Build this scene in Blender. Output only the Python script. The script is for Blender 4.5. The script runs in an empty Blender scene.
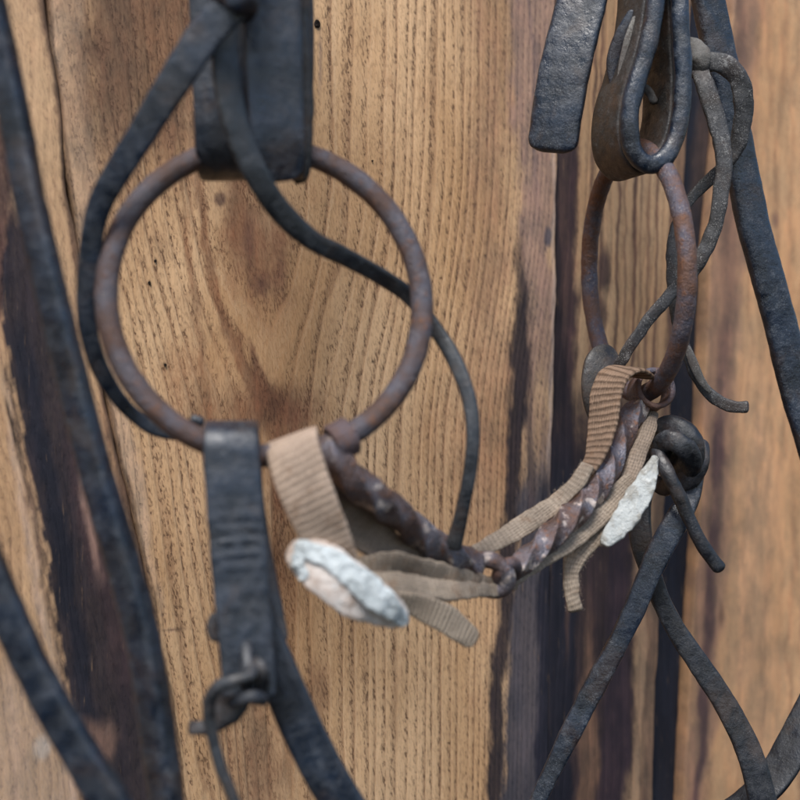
import bpy, math, random
import numpy as np
from mathutils import Vector, noise, Matrix
random.seed(4)
S = bpy.context.scene
col = S.collection
# ------------------------------------------------------------ camera frame
TH = math.radians(32); F = 60/36*800; Z0 = 1.5
CAM = Vector((0, -0.44, Z0))
FWD = Vector((math.sin(TH), math.cos(TH), 0)); RT = Vector((math.cos(TH), -math.sin(TH), 0)); UP = Vector((0, 0, 1))
def P(px, py, d):                     # a point at depth d (mm) in front of the viewpoint
    d = d*0.001
    return CAM + d*(FWD + RT*((px-400)/F) + UP*(-(py-400)/F))
def onwall(px, py):                   # the point of the wall plane (y = 0), numpy friendly
    u = (px-400)/F; v = -(py-400)/F
    t = 0.44/(FWD.y + u*RT.y)
    return t*(FWD.x+u*RT.x), Z0 + t*v
def topix(X, Z):
    dx = X - CAM.x; dy = 0.44
    t = dx*FWD.x + dy*FWD.y; r = dx*RT.x + dy*RT.y
    return 400 + F*r/t, 400 - F*(Z-Z0)/t
# ------------------------------------------------------------ scene helpers
def tag(o, label=None, cat=None, group=None, kind=None):
    if label: o['label'] = label
    if cat: o['category'] = cat
    if group: o['group'] = group
    if kind: o['kind'] = kind
    return o
def thing(name, label, cat, loc, group=None):
    o = bpy.data.objects.new(name, None); col.objects.link(o); o.location = loc
    o.empty_display_size = .01
    return tag(o, label, cat, group)
def link(name, me, mat, parent=None, origin=None):
    o = bpy.data.objects.new(name, me); col.objects.link(o)
    if mat: me.materials.append(mat)
    for p in me.polygons: p.use_smooth = True
    if origin is None: origin = Vector(me.vertices[0].co)
    me.transform(Matrix.Translation(-origin)); o.location = origin
    if parent:
        o.parent = parent
        pl = parent.location.copy()
        if parent.parent: pl = pl + parent.parent.location
        o.location = origin - pl
    return o
# ------------------------------------------------------------ sweep
def cat(p0, p1, p2, p3, t):
    return 0.5*((2*p1) + (p2-p0)*t + (2*p0-5*p1+4*p2-p3)*t*t + (3*p1-p0-3*p2+p3)*t*t*t)
class MB:
    def __init__(s): s.v = []; s.f = []; s.uv = []
    def build(s, name, mat, parent=None):
        me = bpy.data.meshes.new(name); me.from_pydata([tuple(c) for c in s.v], [], s.f)
        l = me.uv_layers.new(name='UVMap')
        arr = []
        for fi, f in enumerate(s.f):
            arr += [c for uv in s.uv[fi] for c in uv]
        l.data.foreach_set('uv', arr); me.update()
        return link(name, me, mat, parent)
def sweep(mb, pts, e=4.0, ncs=24, side=None, closed=False, tw=0.0, r0=0.0, r1=0.0, amp=.00012, fr=160, step=.0012, mm=False, wave=0, seed=0, ridged=0, wrinkle=None):
    """pts: (px, py, depth mm, width px, thickness mm, roll deg) or (Vector, width m, thickness m, roll) when mm"""
    A = []
    if not mm:                          # straps that leave the picture carry straight on
        pts = [tuple(p)+(0,)*(6-len(p)) for p in pts]
        def far(a, b, L=300):
            k = L/math.hypot(a[0]-b[0], a[1]-b[1]); return (a[0]+(a[0]-b[0])*k, a[1]+(a[1]-b[1])*k, a[2], *a[3:])
        out_ = lambda p: p[1] < -50 or p[1] > 830 or p[0] < -50 or p[0] > 840
        if out_(pts[0]): pts = [far(pts[0], pts[1])] + pts
        if out_(pts[-1]): pts = pts + [far(pts[-1], pts[-2])]
    for p in pts:
        if mm: pos, w, t, a = p
        else:
            p = tuple(p) + (0,)*(6-len(p)); pos = P(*p[:3]); w = p[3]*p[2]/F*.001; t = p[4]*.001; a = p[5]
            if t == 0: t = w
        A.append(np.array([*pos, w, t, math.radians(a)]))
    n = len(A); out = []
    segs = n if closed else n-1
    for i in range(segs):
        if closed: q = [A[(i+k-1) % n] for k in range(4)]
        else:
            q = [A[max(i-1, 0)], A[i], A[i+1], A[min(i+2, n-1)]]
            if i == 0: q[0] = 2*A[0]-A[1]
            if i == n-2: q[3] = 2*A[-1]-A[-2]
        L = np.linalg.norm(q[2][:3]-q[1][:3]); k = max(2, int(L/step*.7)+1)
        for j in range(k): out.append(cat(*q, j/k))
    if not closed: out.append(A[-1])
    out = np.array(out)
    if not closed:     # dense rounded ends
        s = np.r_[0, np.cumsum(np.linalg.norm(np.diff(out[:, :3], axis=0), axis=1))]; L = s[-1]
        def ends(R): return [R*x for x in (0, .01, .04, .09, .16, .25, .36, .5, .65, .82, 1)]
        m = max(4, int(L/step)); R0 = max(r0*out[0, 3]/2, out[0, 4]*.5); R1 = max(r1*out[-1, 3]/2, out[-1, 4]*.5)
        ss = sorted(set([x for x in np.linspace(0, L, m) if R0 < x < L-R1] + ends(R0) + [L-x for x in ends(R1)]))
        ss = np.array(ss); out = np.array([[np.interp(x, s, out[:, c]) for c in range(6)] for x in ss])
    else:
        s = np.r_[0, np.cumsum(np.linalg.norm(np.diff(out[:, :3], axis=0), axis=1))]; ss = s; L = s[-1]
    m = len(out); base = len(mb.v); pc = []
    ph = [2*math.pi*(k+.5)/ncs for k in range(ncs)]
    prevN = None; per = 0
    rings = []
    for i in range(m):
        pos = Vector(out[i, :3]); w, t, a = out[i, 3:]
        nx = Vector(out[(i+1) % m if closed else min(i+1, m-1), :3]); pv = Vector(out[(i-1) % m if closed else max(i-1, 0), :3])
        T = (nx-pv).normalized()
        if side is not None:
            Sd = Vector(side); Sd = (Sd - T*Sd.dot(T)).normalized(); N = Sd.cross(T)
        else:
            N = (CAM-pos).normalized(); N = N - T*N.dot(T)
            if N.length < .25 and prevN is not None: N = prevN - T*prevN.dot(T)
            N.normalize(); prevN = N; Sd = T.cross(N)
        a = a + tw*ss[i]
        if a: 
            c, sn = math.cos(a), math.sin(a); N, Sd = N*c+Sd*sn, Sd*c-N*sn
        ws = ts = 1.0
        if not closed:
            for e_, rr in ((ss[i], r0), (L-ss[i], r1)):
                Rw = rr*w/2
                if Rw > 0 and e_ < Rw: ws = min(ws, (1-rr)+rr*math.sqrt(max(0, 1-(1-e_/Rw)**2)))
                Rt = t*.5
                if e_ < Rt:
                    g = math.sqrt(max(0, 1-(1-e_/Rt)**2)); ts = min(ts, g)
                    ws = min(ws, ws*(1-(1-g)*t/max(w, t)))
        ring = []
        for p in ph:
            cx, cy = math.cos(p), math.sin(p)
            x = math.copysign(abs(cx)**(2/e), cx)*w/2*ws; y = math.copysign(abs(cy)**(2/e), cy)*t/2*ts
            o = Sd*x + N*y
            v = pos + o
            if amp:
                q = v*fr + Vector((seed*7.1, 0, 0)); dn = noise.noise(q) + .5*noise.noise(q*2.3)
                if ridged: dn = dn*.5 + ridged*(.55-2.2*abs(noise.noise(q*.8+Vector((9, 3, 1)))))
                v = v + (o.normalized() if o.length > 1e-7 else N)*dn*amp*ts
            if wrinkle and y*ts > 0:
                c0, hw, pr, wa = wrinkle; dd = ss[i]-c0; xx = 2*x/w
                v = v + N*wa*math.exp(-(dd/hw)**2)*(1-.6*xx*xx)*math.sin(2*math.pi*(dd+.0015*xx*xx+.0006*noise.noise(pos*300))/pr)*(y/(t*.5))
            if wave: v = v + N*wave*noise.noise(pos*40+Vector((seed, seed, 0)))
            ring.append(v)
        mb.v += ring
        rings.append(i)
    per = [0]
    for k in range(ncs): per.append(per[-1] + (mb.v[base+(m//2)*ncs+(k+1) % ncs]-mb.v[base+(m//2)*ncs+k]).length)
    for i in range(m if closed else m-1):
        j = (i+1) % m
        u0 = ss[i]; u1 = ss[j] if j else L
        for k in range(ncs):
            k2 = (k+1) % ncs
            mb.f.append((base+i*ncs+k, base+i*ncs+k2, base+j*ncs+k2, base+j*ncs+k))
            mb.uv.append(((u0, per[k]), (u0, per[k+1]), (u1, per[k+1]), (u1, per[k])))
    if not closed:
        mb.f.append(tuple(base+k for k in range(ncs))[::-1]); mb.uv.append(((0, 0),)*ncs)
        mb.f.append(tuple(base+(m-1)*ncs+k for k in range(ncs))); mb.uv.append(((L, 0),)*ncs)
    return mb
def part(name, pts, mat, parent, **k): return sweep(MB(), pts, **k).build(name, mat, parent)
def ring_pts(c, ax, r, n=40, w=.006):
    ax = Vector(ax).normalized(); U = ax.cross(UP).normalized(); V = ax.cross(U)
    return [(c + (U*math.cos(2*math.pi*i/n) + V*math.sin(2*math.pi*i/n))*r, w, w, 0) for i in range(n)]
# ------------------------------------------------------------ materials
class NT:
    def __init__(s, name):
        s.m = bpy.data.materials.new(name); s.m.use_nodes = True; s.t = s.m.node_tree; s.t.nodes.clear()
        s.out = s.n('ShaderNodeOutputMaterial'); s.b = s.n('ShaderNodeBsdfPrincipled'); s.l(s.b.outputs[0], s.out.inputs[0])
    def n(s, ty, **k):
        x = s.t.nodes.new(ty)
        for a, v in k.items(): setattr(x, a, v)
        return x
    def l(s, a, b): s.t.links.new(a, b)
    def set(s, sock, v):
        if isinstance(v, bpy.types.NodeSocket): s.l(v, sock)
        else: sock.default_value = v
    def math(s, op, a, b=0, c=0, clamp=False):
        x = s.n('ShaderNodeMath', operation=op, use_clamp=clamp)
        for i, v in enumerate((a, b, c)): s.set(x.inputs[i], v)
        return x.outputs[0]
    def vmul(s, v, sc):
        x = s.n('ShaderNodeVectorMath', operation='MULTIPLY'); s.set(x.inputs[0], v); x.inputs[1].default_value = sc; return x.outputs[0]
    def noise(s, vec, scale, detail=4, rough=.55, dist=0):
        x = s.n('ShaderNodeTexNoise'); s.l(vec, x.inputs['Vector']); x.inputs['Scale'].default_value = scale
        x.inputs['Detail'].default_value = detail; x.inputs['Roughness'].default_value = rough; x.inputs['Distortion'].default_value = dist
        return x.outputs[0]
    def vor(s, vec, scale, feat='F1', out=0):
        x = s.n('ShaderNodeTexVoronoi', feature=feat); s.l(vec, x.inputs['Vector']); x.inputs['Scale'].default_value = scale; return x.outputs[out]
    def ss(s, v, a, b, lo=0, hi=1):
        x = s.n('ShaderNodeMapRange', interpolation_type='SMOOTHSTEP'); s.set(x.inputs[0], v)
        for i, q in enumerate((a, b, lo, hi)): s.set(x.inputs[i+1], q)
        return x.outputs[0]
    def mix(s, f, a, b, bt='MIX'):
        x = s.n('ShaderNodeMix', data_type='RGBA', blend_type=bt); s.set(x.inputs[0], f)
        for i, v in ((6, a), (7, b)):
            if isinstance(v, tuple): v = (*v[:3], 1)
            s.set(x.inputs[i], v)
        return x.outputs[2]
    def bump(s, h, strength, dist, prev=None):
        x = s.n('ShaderNodeBump'); s.set(x.inputs['Height'], h); x.inputs['Strength'].default_value = strength
        x.inputs['Distance'].default_value = dist
        if prev: s.l(prev, x.inputs['Normal'])
        return x.outputs[0]
    def coord(s, w='Object'): return s.n('ShaderNodeTexCoord').outputs[w]
def leather(name, base, scuff, sc_amt=.5, rough=.5, grain=1.0, brown=0.0, spec=.75):
    k = NT(name); c = k.coord()
    a = k.noise(c, 60, 6, .65); b = k.noise(c, 900, 4, .65); d = k.noise(c, 230, 6, .7)
    cl = k.mix(k.ss(a, .35, .65), tuple(x*.55 for x in base), tuple(x*1.5 for x in base))
    cl = k.mix(k.math('MULTIPLY', k.ss(k.noise(c, 45, 6, .65, .6), .50, .64), .45+brown, clamp=True), cl, (.050, .030, .021))
    pt = k.n('ShaderNodeNewGeometry').outputs['Pointiness']
    ew = k.math('MULTIPLY', k.ss(pt, .53, .60), k.ss(d, .42, .62))
    cl = k.mix(k.math('MULTIPLY', ew, .75*min(1, sc_amt+.2)), cl, (.13, .105, .085))
    m = k.math('MULTIPLY', k.ss(d, .52, .70), k.ss(b, .42, .60)); m = k.math('MULTIPLY', m, k.ss(a, .36, .60))
    sp = k.ss(k.noise(c, 2600, 2, .5), .58, .65); sp = k.math('MULTIPLY', sp, k.ss(d, .40, .6))
    m = k.math('MULTIPLY', k.math('MAXIMUM', m, sp), sc_amt, clamp=True)
    sc2 = k.noise(k.vmul(c, (1, 1, .16)), 1300, 2, .5); sm_ = k.math('MULTIPLY', k.ss(sc2, .66, .72), k.ss(a, .45, .6))
    m = k.math('MAXIMUM', m, k.math('MULTIPLY', sm_, .5*sc_amt))
    cl = k.mix(m, cl, scuff)
    k.l(cl, k.b.inputs['Base Color'])
    ro = k.math('ADD', k.ss(d, .3, .7, rough-.20, rough+.22), k.math('MULTIPLY', m, .25), clamp=True)
    k.l(ro, k.b.inputs['Roughness'])
    k.b.inputs['Specular IOR Level'].default_value = spec
    cr = k.vor(c, 700, 'DISTANCE_TO_EDGE')
    n0 = k.bump(a, .3, .004)
    n1 = k.bump(k.ss(cr, 0, .10), .07*grain, .0002, n0)
    n2 = k.bump(k.noise(c, 1500, 5, .7), .30*grain, .00025, n1); n3 = k.bump(d, .22, .0010, n2)
    k.l(n3, k.b.inputs['Normal']); return k.m
def rust(name, base, alt, amt=.5, metal=.35, rough=.45, worn_glint=0):
    k = NT(name); c = k.coord()
    a = k.noise(c, 90, 6, .65); b = k.noise(c, 420, 6, .7); d = k.noise(c, 1700, 3, .6)
    cl = k.mix(k.ss(a, .38, .62), base, alt)
    cl = k.mix(k.ss(b, .52, .68, 0, amt), cl, (.24, .105, .05))
    cl = k.mix(k.ss(b, .36, .28, 0, .7), cl, (.03, .022, .022))
    cl = k.mix(k.math('MULTIPLY', k.ss(d, .58, .68), k.ss(a, .45, .6)), cl, (.32, .27, .25))
    if worn_glint: cl = k.mix(k.math('MULTIPLY', k.ss(k.noise(c, 170, 4, .6), .57, .64), worn_glint), cl, (.62, .52, .46))  # pale rubbed spots, with specular glints painted into the same patches
    k.l(cl, k.b.inputs['Base Color'])
    k.b.inputs['Metallic'].default_value = metal
    k.l(k.ss(b, .3, .7, rough-.1, rough+.25), k.b.inputs['Roughness'])
    n1 = k.bump(b, .9, .0010); n2 = k.bump(d, .6, .0003, n1); k.l(n2, k.b.inputs['Normal']); return k.m
def webbing(name, base, dark, period=.0021, rib=1.0, stain=.5):
    k = NT(name); c = k.coord(); uv = k.coord('UV')
    sx = k.n('ShaderNodeSeparateXYZ'); k.l(uv, sx.inputs[0]); U, V = sx.outputs[0], sx.outputs[1]
    wob = k.math('MULTIPLY', k.noise(c, 160, 3), .0016)
    u = k.math('ADD', k.math('ADD', U, wob), k.math('MULTIPLY', V, .12))
    rb = k.math('SINE', k.math('MULTIPLY', u, 2*math.pi/period)); rb = k.math('MULTIPLY_ADD', rb, .5, .5)
    wv = k.math('SINE', k.math('MULTIPLY', V, 2*math.pi/.0009)); wv = k.math('MULTIPLY_ADD', wv, .5, .5)
    fb = k.noise(k.vmul(uv, (.22, 1, 1)), 2600, 4, .7); big = k.noise(c, 90, 5, .6)
    cl = k.mix(k.ss(big, .35, .65), base, tuple(x*.72 for x in base))
    cl = k.mix(k.math('MULTIPLY', k.ss(rb, .45, .05), .75*rib), cl, dark)
    cl = k.mix(k.math('MULTIPLY', k.ss(wv, .4, 0), .25), cl, dark)
    cl = k.mix(k.ss(fb, .42, .28, 0, .6), cl, dark); cl = k.mix(k.ss(fb, .52, .7, 0, .5), cl, tuple(min(1, x*1.6) for x in base))
    cl = k.mix(k.ss(k.noise(c, 150, 5, .6), .55, .7, 0, stain), cl, (.20, .10, .045))
    k.l(cl, k.b.inputs['Base Color']); k.b.inputs['Roughness'].default_value = .95
    k.b.inputs['Specular IOR Level'].default_value = .15
    h = k.math('ADD', k.math('MULTIPLY', rb, rib), k.math('MULTIPLY', wv, .3))
    n1 = k.bump(h, .9, .0004); n2 = k.bump(fb, 1.0, .0005, n1); k.l(n2, k.b.inputs['Normal']); return k.m
def chalky(name, a_, b_, c_):
    k = NT(name); c = k.coord()
    a = k.noise(c, 140, 5, .65); b = k.noise(c, 600, 5, .7)
    cl = k.mix(k.ss(a, .42, .6), a_, b_); cl = k.mix(k.ss(b, .52, .7, 0, .8), cl, c_)
    k.l(cl, k.b.inputs['Base Color']); k.l(k.ss(b, .3, .7, .4, .8), k.b.inputs['Roughness'])
    n1 = k.bump(b, .9, .0008); n2 = k.bump(a, .8, .002, n1); k.l(n2, k.b.inputs['Normal']); return k.m
def wood():
    k = NT('weathered_wood')
    at = k.n('ShaderNodeAttribute', attribute_name='phase'); ph = at.outputs['Fac']
    ti = k.n('ShaderNodeAttribute', attribute_name='tint'); tint = ti.outputs['Color']; ta = ti.outputs['Alpha']
    mo = k.n('ShaderNodeAttribute', attribute_name='mode'); sm = k.n('ShaderNodeSeparateColor'); k.l(mo.outputs['Color'], sm.inputs[0])
    contrast, rope, warm = sm.outputs
    c = k.coord()
    fine = k.noise(k.vmul(c, (1, 1, .10)), 900, 4, .6)
    mid = k.noise(k.vmul(c, (1, 1, .12)), 160, 4, .6)
    big = k.noise(k.vmul(c, (1, 1, .35)), 22, 4, .55)
    blot = k.noise(k.vmul(c, (1, 1, .6)), 75, 5, .65)
    # sheared saw-mark texture: small slanted tufts in the soft wood
    mp = k.n('ShaderNodeMapping'); mp.inputs['Rotation'].default_value = (0, math.radians(14), 0); k.l(c, mp.inputs['Vector'])
    tuft = k.noise(k.vmul(mp.outputs[0], (1, 1, .30)), 1350, 4, .62, 0)
    phn = k.math('ADD', ph, k.math('MULTIPLY', k.math('SUBTRACT', mid, .5), .55))
    phn = k.math('ADD', phn, k.math('MULTIPLY', k.math('SUBTRACT', tuft, .5), .55))
    fl = k.n('ShaderNodeTexWhiteNoise', noise_dimensions='1D'); k.l(k.math('FLOOR', phn), fl.inputs['W']); lam = k.math('MULTIPLY_ADD', fl.outputs['Value'], .75, .25)
    fr = k.math('FRACT', phn)
    up = k.ss(fr, .0, .10); dn = k.ss(fr, .5, .95); soft = k.math('SUBTRACT', 1, k.math('MULTIPLY', up, k.math('SUBTRACT', 1, dn)))  # 1 in the soft wood
    lt = k.mix(k.ss(big, .35, .65), (.72, .462, .26), (.53, .31, .155))
    dk = k.mix(k.ss(blot, .35, .65), (.25, .125, .064), (.32, .18, .098))
    amt = k.math('MULTIPLY', k.math('MULTIPLY', soft, contrast), lam)
    amt = k.math('MULTIPLY', amt, k.ss(mid, .25, .6, .45, 1))
    cl = k.mix(amt, lt, dk)
    tf = k.math('MULTIPLY', k.ss(tuft, .50, .62), k.math('MULTIPLY', rope, k.math('MULTIPLY_ADD', soft, .7, .3)))
    cl = k.mix(k.math('MULTIPLY', tf, .85), cl, (.105, .052, .028))
    hl = k.math('MULTIPLY', k.ss(tuft, .42, .34), rope); cl = k.mix(k.math('MULTIPLY', hl, .30), cl, (.66, .45, .28))
    edge = k.math('MULTIPLY', lam, k.math('MULTIPLY', k.ss(fr, .06, .13), k.math('MULTIPLY', k.ss(fr, .25, .14), contrast)))
    cl = k.mix(k.math('MULTIPLY', edge, .5), cl, (.70, .48, .30))
    fs = k.ss(fine, .54, .72); cl = k.mix(k.math('MULTIPLY', fs, .28), cl, (.16, .085, .05))
    cl = k.mix(k.ss(blot, .56, .74, 0, .30), cl, (.33, .15, .075))
    cl = k.mix(warm, cl, k.mix(.6, cl, (.52, .25, .10)))
    # stain painted into the board: breaks up along the grain
    ta2 = k.math('ADD', ta, k.math('MULTIPLY', k.math('SUBTRACT', mid, .5), k.math('MULTIPLY', k.math('MULTIPLY', ta, k.math('SUBTRACT', 1, ta)), 3.2)), clamp=True)
    ta2 = k.math('MULTIPLY', ta2, k.ss(fine, .62, .75, 1, .8)); mid_a = k.math('MULTIPLY', k.math('MULTIPLY', ta2, k.math('SUBTRACT', 1, ta2)), 3.0)
    ta2 = k.math('ADD', ta2, k.math('MULTIPLY', k.math('SUBTRACT', tuft, .5), mid_a), clamp=True)
    tv = k.mix(k.ss(blot, .35, .65), k.mix(1, tint, (.75, .75, .8), 'MULTIPLY'), k.mix(1, tint, (1.35, 1.2, 1.15), 'MULTIPLY'))
    tv = k.mix(k.ss(mid, .5, .7, 0, .5), tv, k.mix(1, tv, (1.6, 1.5, 1.45), 'MULTIPLY'))
    tv = k.mix(k.math('MULTIPLY', tf, .4), tv, k.mix(1, tv, (.4, .38, .4), 'MULTIPLY'))
    cl = k.mix(ta2, cl, tv)
    k.l(cl, k.b.inputs['Base Color'])
    k.b.inputs['Roughness'].default_value = .78; k.b.inputs['Specular IOR Level'].default_value = .3
    h = k.math('SUBTRACT', k.math('MULTIPLY', k.math('SUBTRACT', 1, k.math('MULTIPLY', soft, lam)), contrast), k.math('MULTIPLY', tf, 1.0))
    n1 = k.bump(h, .45, .00045); n2 = k.bump(fine, .35, .0004, n1); n3 = k.bump(blot, .3, .0012, n2)
    k.l(n3, k.b.inputs['Normal']); return k.m
M = dict(
    blue=leather('blue_black_leather', (.006, .012, .024), (.10, .115, .14), .55, .46),
    blue_r=leather('scuffed_blue_leather', (.007, .013, .026), (.16, .18, .205), .5, .40, 1.0),
    black=leather('black_leather', (.005, .007, .012), (.09, .09, .095), .5, .55),
    dusty=leather('dusty_lace_leather', (.024, .024, .027), (.25, .245, .24), 1.0, .7, 1.8),
    brownl=leather('brown_black_leather', (.016, .014, .014), (.11, .095, .08), .7, .6, 1.3, .35),
    grey=leather('grey_suede_side', (.09, .085, .08), (.3, .29, .27), .8, .8, 1.6),
    lace=leather('worn_lace_leather', (.013, .016, .021), (.10, .11, .12), .5, .5),
    rust=rust('rusted_steel', (.10, .062, .052), (.095, .09, .11), .55),
    rustr=rust('brown_rusted_steel', (.15, .082, .06), (.105, .10, .13), .6),
    twist=rust('worn_twisted_steel', (.13, .085, .075), (.19, .18, .21), .8, .6, .30, .85),
    web=webbing('tan_webbing', (.58, .44, .34), (.26, .18, .135), .0021, .5, .45),
    webr=webbing('ribbed_webbing', (.30, .205, .145), (.07, .045, .032), .0024, 1.0, .3),
    webg=webbing('grey_frayed_webbing', (.40, .325, .255), (.11, .08, .06), .0017, .35, .35),
    webd=webbing('dark_webbing', (.32, .25, .195), (.05, .04, .032), .0014, .3, .2),
    webr2=webbing('pale_ribbed_webbing', (.42, .345, .27), (.16, .12, .09), .0015, .7, .2),
    white=chalky('crumpled_white_tape', (.62, .67, .68), (.42, .46, .47), (.80, .84, .84)),
    pink=chalky('stained_white_tape', (.64, .57, .52), (.46, .36, .30), (.70, .70, .68)),
    silver=chalky('silver_tape', (.44, .46, .45), (.30, .29, .26), (.62, .63, .61)),
    wood=wood(), hole=leather('dark_hole', (.010, .007, .006), (.02, .015, .012), .2, .95, 1, 0, .1),
)
# ------------------------------------------------------------ plank wall
def vnoise(x, y, seed=0):
    xi = np.floor(x).astype(np.int64); yi = np.floor(y).astype(np.int64); xf = x-xi; yf = y-yi
    def h(a, b):
        n = (a*374761393 + b*668265263 + seed*974711) & 0xffffffff
        n = ((n ^ (n >> 13))*1274126177) & 0xffffffff
        return ((n ^ (n >> 16)) & 0xffff)/65535.
    u = xf*xf*(3-2*xf); v = yf*yf*(3-2*yf)
    return (h(xi, yi)*(1-u)+h(xi+1, yi)*u)*(1-v) + (h(xi, yi+1)*(1-u)+h(xi+1, yi+1)*u)*v - .5
def fb(x, y, seed=0, o=4):
    r = 0; a = 1
    for i in range(o): r = r + a*vnoise(x*2**i, y*2**i, seed+i*17); a *= .5
    return r
def line(pl, y):                       # x of a polyline at height y (pixels), extended straight
    ys = [p[1] for p in pl]; xs = [p[0] for p in pl]
    r = np.interp(y, ys, xs)
    s0 = (xs[1]-xs[0])/(ys[1]-ys[0]); s1 = (xs[-1]-xs[-2])/(ys[-1]-ys[-2])
    r = np.where(y < ys[0], xs[0]+(y-ys[0])*s0, r); return np.where(y > ys[-1], xs[-1]+(y-ys[-1])*s1, r)
def sstep(a, b, x): t = np.clip((x-a)/(b-a), 0, 1); return t*t*(3-2*t)
def spacing_phase(r, tab):
    rr = np.linspace(0, tab[-1][0], 2000); sp = np.interp(rr, [t[0] for t in tab], [t[1] for t in tab])
    cum = np.r_[0, np.cumsum(1/sp[:-1]*(rr[1]-rr[0]))]; cum = cum + .9*vnoise(rr/21., rr*0, 12) + .35*vnoise(rr/8., rr*0, 15); return np.interp(r, rr, cum) + np.maximum(r-rr[-1], 0)/sp[-1]
E_A = [(40, -60), (46, 0), (56, 70), (62, 120), (67, 180), (78, 245), (92, 330), (118, 450), (146, 570), (168, 690), (186, 830)]
E_B = [(556, -60), (557, 0), (557, 150), (556, 300), (553, 420), (551, 560), (549, 700), (547, 860)]
E_C = [(700, -60), (694, 0), (680, 300), (668, 500), (655, 800)]
E_D = [(742, -60), (733, 0), (709, 250), (700, 500), (683, 800)]
def shift(pl, dx): return [(x+dx, y) for x, y in pl]
BL = [(x, y) for x, y in E_A]
# stains: (left polyline, right polyline, feather px, rgb, alpha, y0, y1)
INF = 9e3
def band(px, py, L, R, f, y0=-INF, y1=INF, fy=40, wob=4, seed=0):
    n = fb(px*.04, py*.02, seed)*wob*2 + fb(px*.15, py*.05, seed+3)*wob
    x = px + n
    m = sstep(-f, f, x-line(L, py))*sstep(-f, f, line(R, py)-x)
    return m*sstep(y0-fy, y0+fy, py+n*3)*sstep(-y1-fy, -y1+fy, -(py+n*3))
def plank(idx, Lf, Rf, nx, paint, phasef, mode, relief=.00014, depth=0, z0=-.34, z1=.34, label=None, flat=False):
    nz = 420 if not flat else 40
    zz = (np.linspace(z0, z1, nz) if flat else np.r_[np.linspace(z0, -.2, 40, endpoint=False), np.linspace(-.2, .2, nz-80), np.linspace(.2, z1, 41)[1:]])+Z0; V = []; 
    X = np.zeros((nz, nx)); Z = np.repeat(zz[:, None], nx, 1)
    # edges: intersect the pixel polylines with each height (iterate because py depends on x)
    def edge(pl):
        if isinstance(pl, float): return np.full(nz, pl)
        x = np.zeros(nz)+onwall(np.array([pl[0][0]]), np.array([400.]))[0][0]
        for _ in range(8):
            px, py = topix(x, zz); x = onwall(line(pl, py), py)[0]
        return x
    a, b = edge(Lf), edge(Rf)
    wv = fb(zz*60, zz*0+idx*9, 5)*.0011
    wv2 = fb(zz*60, zz*0+idx*9+33, 7)*.0009
    a = a + (wv if not isinstance(Lf, float) else 0) + .0002; b = b + (wv2 if not isinstance(Rf, float) else 0) - .0002
    s = np.linspace(0, 1, nx); s = np.where(s < .5, .5*(2*s)**1.0, s)
    X = a[:, None]*(1-s)[None] + b[:, None]*s[None]
    px, py = topix(X, Z)
    ph = phasef(px, py)
    ph = ph + fb(X*70+idx*5, Z*9, idx+40)*.5
    fr = ph-np.floor(ph); rid = np.minimum(fr/.12, 1)*np.clip((1-fr)/.45, 0, 1)
    dist = np.minimum(X-a[:, None], b[:, None]-X)
    rr = .0010; ed = np.where(dist < rr, rr-np.sqrt(np.maximum(0, rr*rr-(rr-dist)**2)), 0)
    Y = depth + ed + fb(X*25, Z*10, idx)*.0012 - rid*relief + fb(X*900, Z*120, idx+2, 2)*.00010*1.0
    verts = np.stack([X, Y, Z], -1)
    tint, tal, md = paint(px, py, X, Z)
    md = np.broadcast_to(np.stack([np.broadcast_to(np.asarray(q, float), px.shape) for q in (mode if md is None else md)], -1), px.shape+(3,))
    vv = verts.reshape(-1, 3); i = np.arange(nz*nx).reshape(nz, nx)
    faces = np.stack([i[:-1, :-1], i[:-1, 1:], i[1:, 1:], i[1:, :-1]], -1).reshape(-1, 4).tolist()
    # thickness: sides, back, ends
    nb = len(vv); TK = .02
    rim = list(i[0, :]) + list(i[1:, -1]) + list(i[-1, -2::-1]) + list(i[-2:0:-1, 0])
    bv = vv[rim].copy(); bv[:, 1] = depth+TK
    m = len(rim)
    faces += [(rim[(q+1) % m], rim[q], nb+q, nb+(q+1) % m) for q in range(m)]
    faces.append([nb+q for q in range(m)][::-1])
    allv = np.vstack([vv, bv])
    me = bpy.data.meshes.new('plank'); me.from_pydata(allv.tolist(), [], faces)
    def full(arr, ch):
        arr = arr.reshape(-1, ch) if ch > 1 else arr.reshape(-1); return np.concatenate([arr, arr[rim]])
    at = me.attributes.new('phase', 'FLOAT', 'POINT'); at.data.foreach_set('value', full(ph, 1).astype(np.float32))
    rgba = np.concatenate([tint, tal[..., None]], -1)
    at = me.attributes.new('tint', 'FLOAT_COLOR', 'POINT'); at.data.foreach_set('color', full(rgba, 4).astype(np.float32).ravel())
    rgba = np.concatenate([md, np.ones(px.shape+(1,))], -1)
    at = me.attributes.new('mode', 'FLOAT_COLOR', 'POINT'); at.data.foreach_set('color', full(rgba, 4).astype(np.float32).ravel())
    o = link('plank', me, M['wood'], WALL, Vector((float(a.mean()), 0, Z0)))
    if label: o['label'] = label
    return o
class Paint:
    def __init__(s, px): s.c = np.zeros(px.shape+(3,)); s.a = np.zeros(px.shape)
    def add(s, m, rgb, al):
        m = np.clip(m*al, 0, 1); na = m + s.a*(1-m)
        s.c = np.where(na[..., None] > 1e-5, (np.array(rgb)*m[..., None] + s.c*(s.a*(1-m))[..., None])/np.maximum(na, 1e-5)[..., None], s.c); s.a = na
def blob(px, py, x, y, rx, ry, f=.5, seed=1):
    r = np.hypot((px-x)/rx, (py-y)/ry) + fb(px*.05, py*.03, seed)*.7
    return 1-sstep(1-f, 1+f, r)
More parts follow.
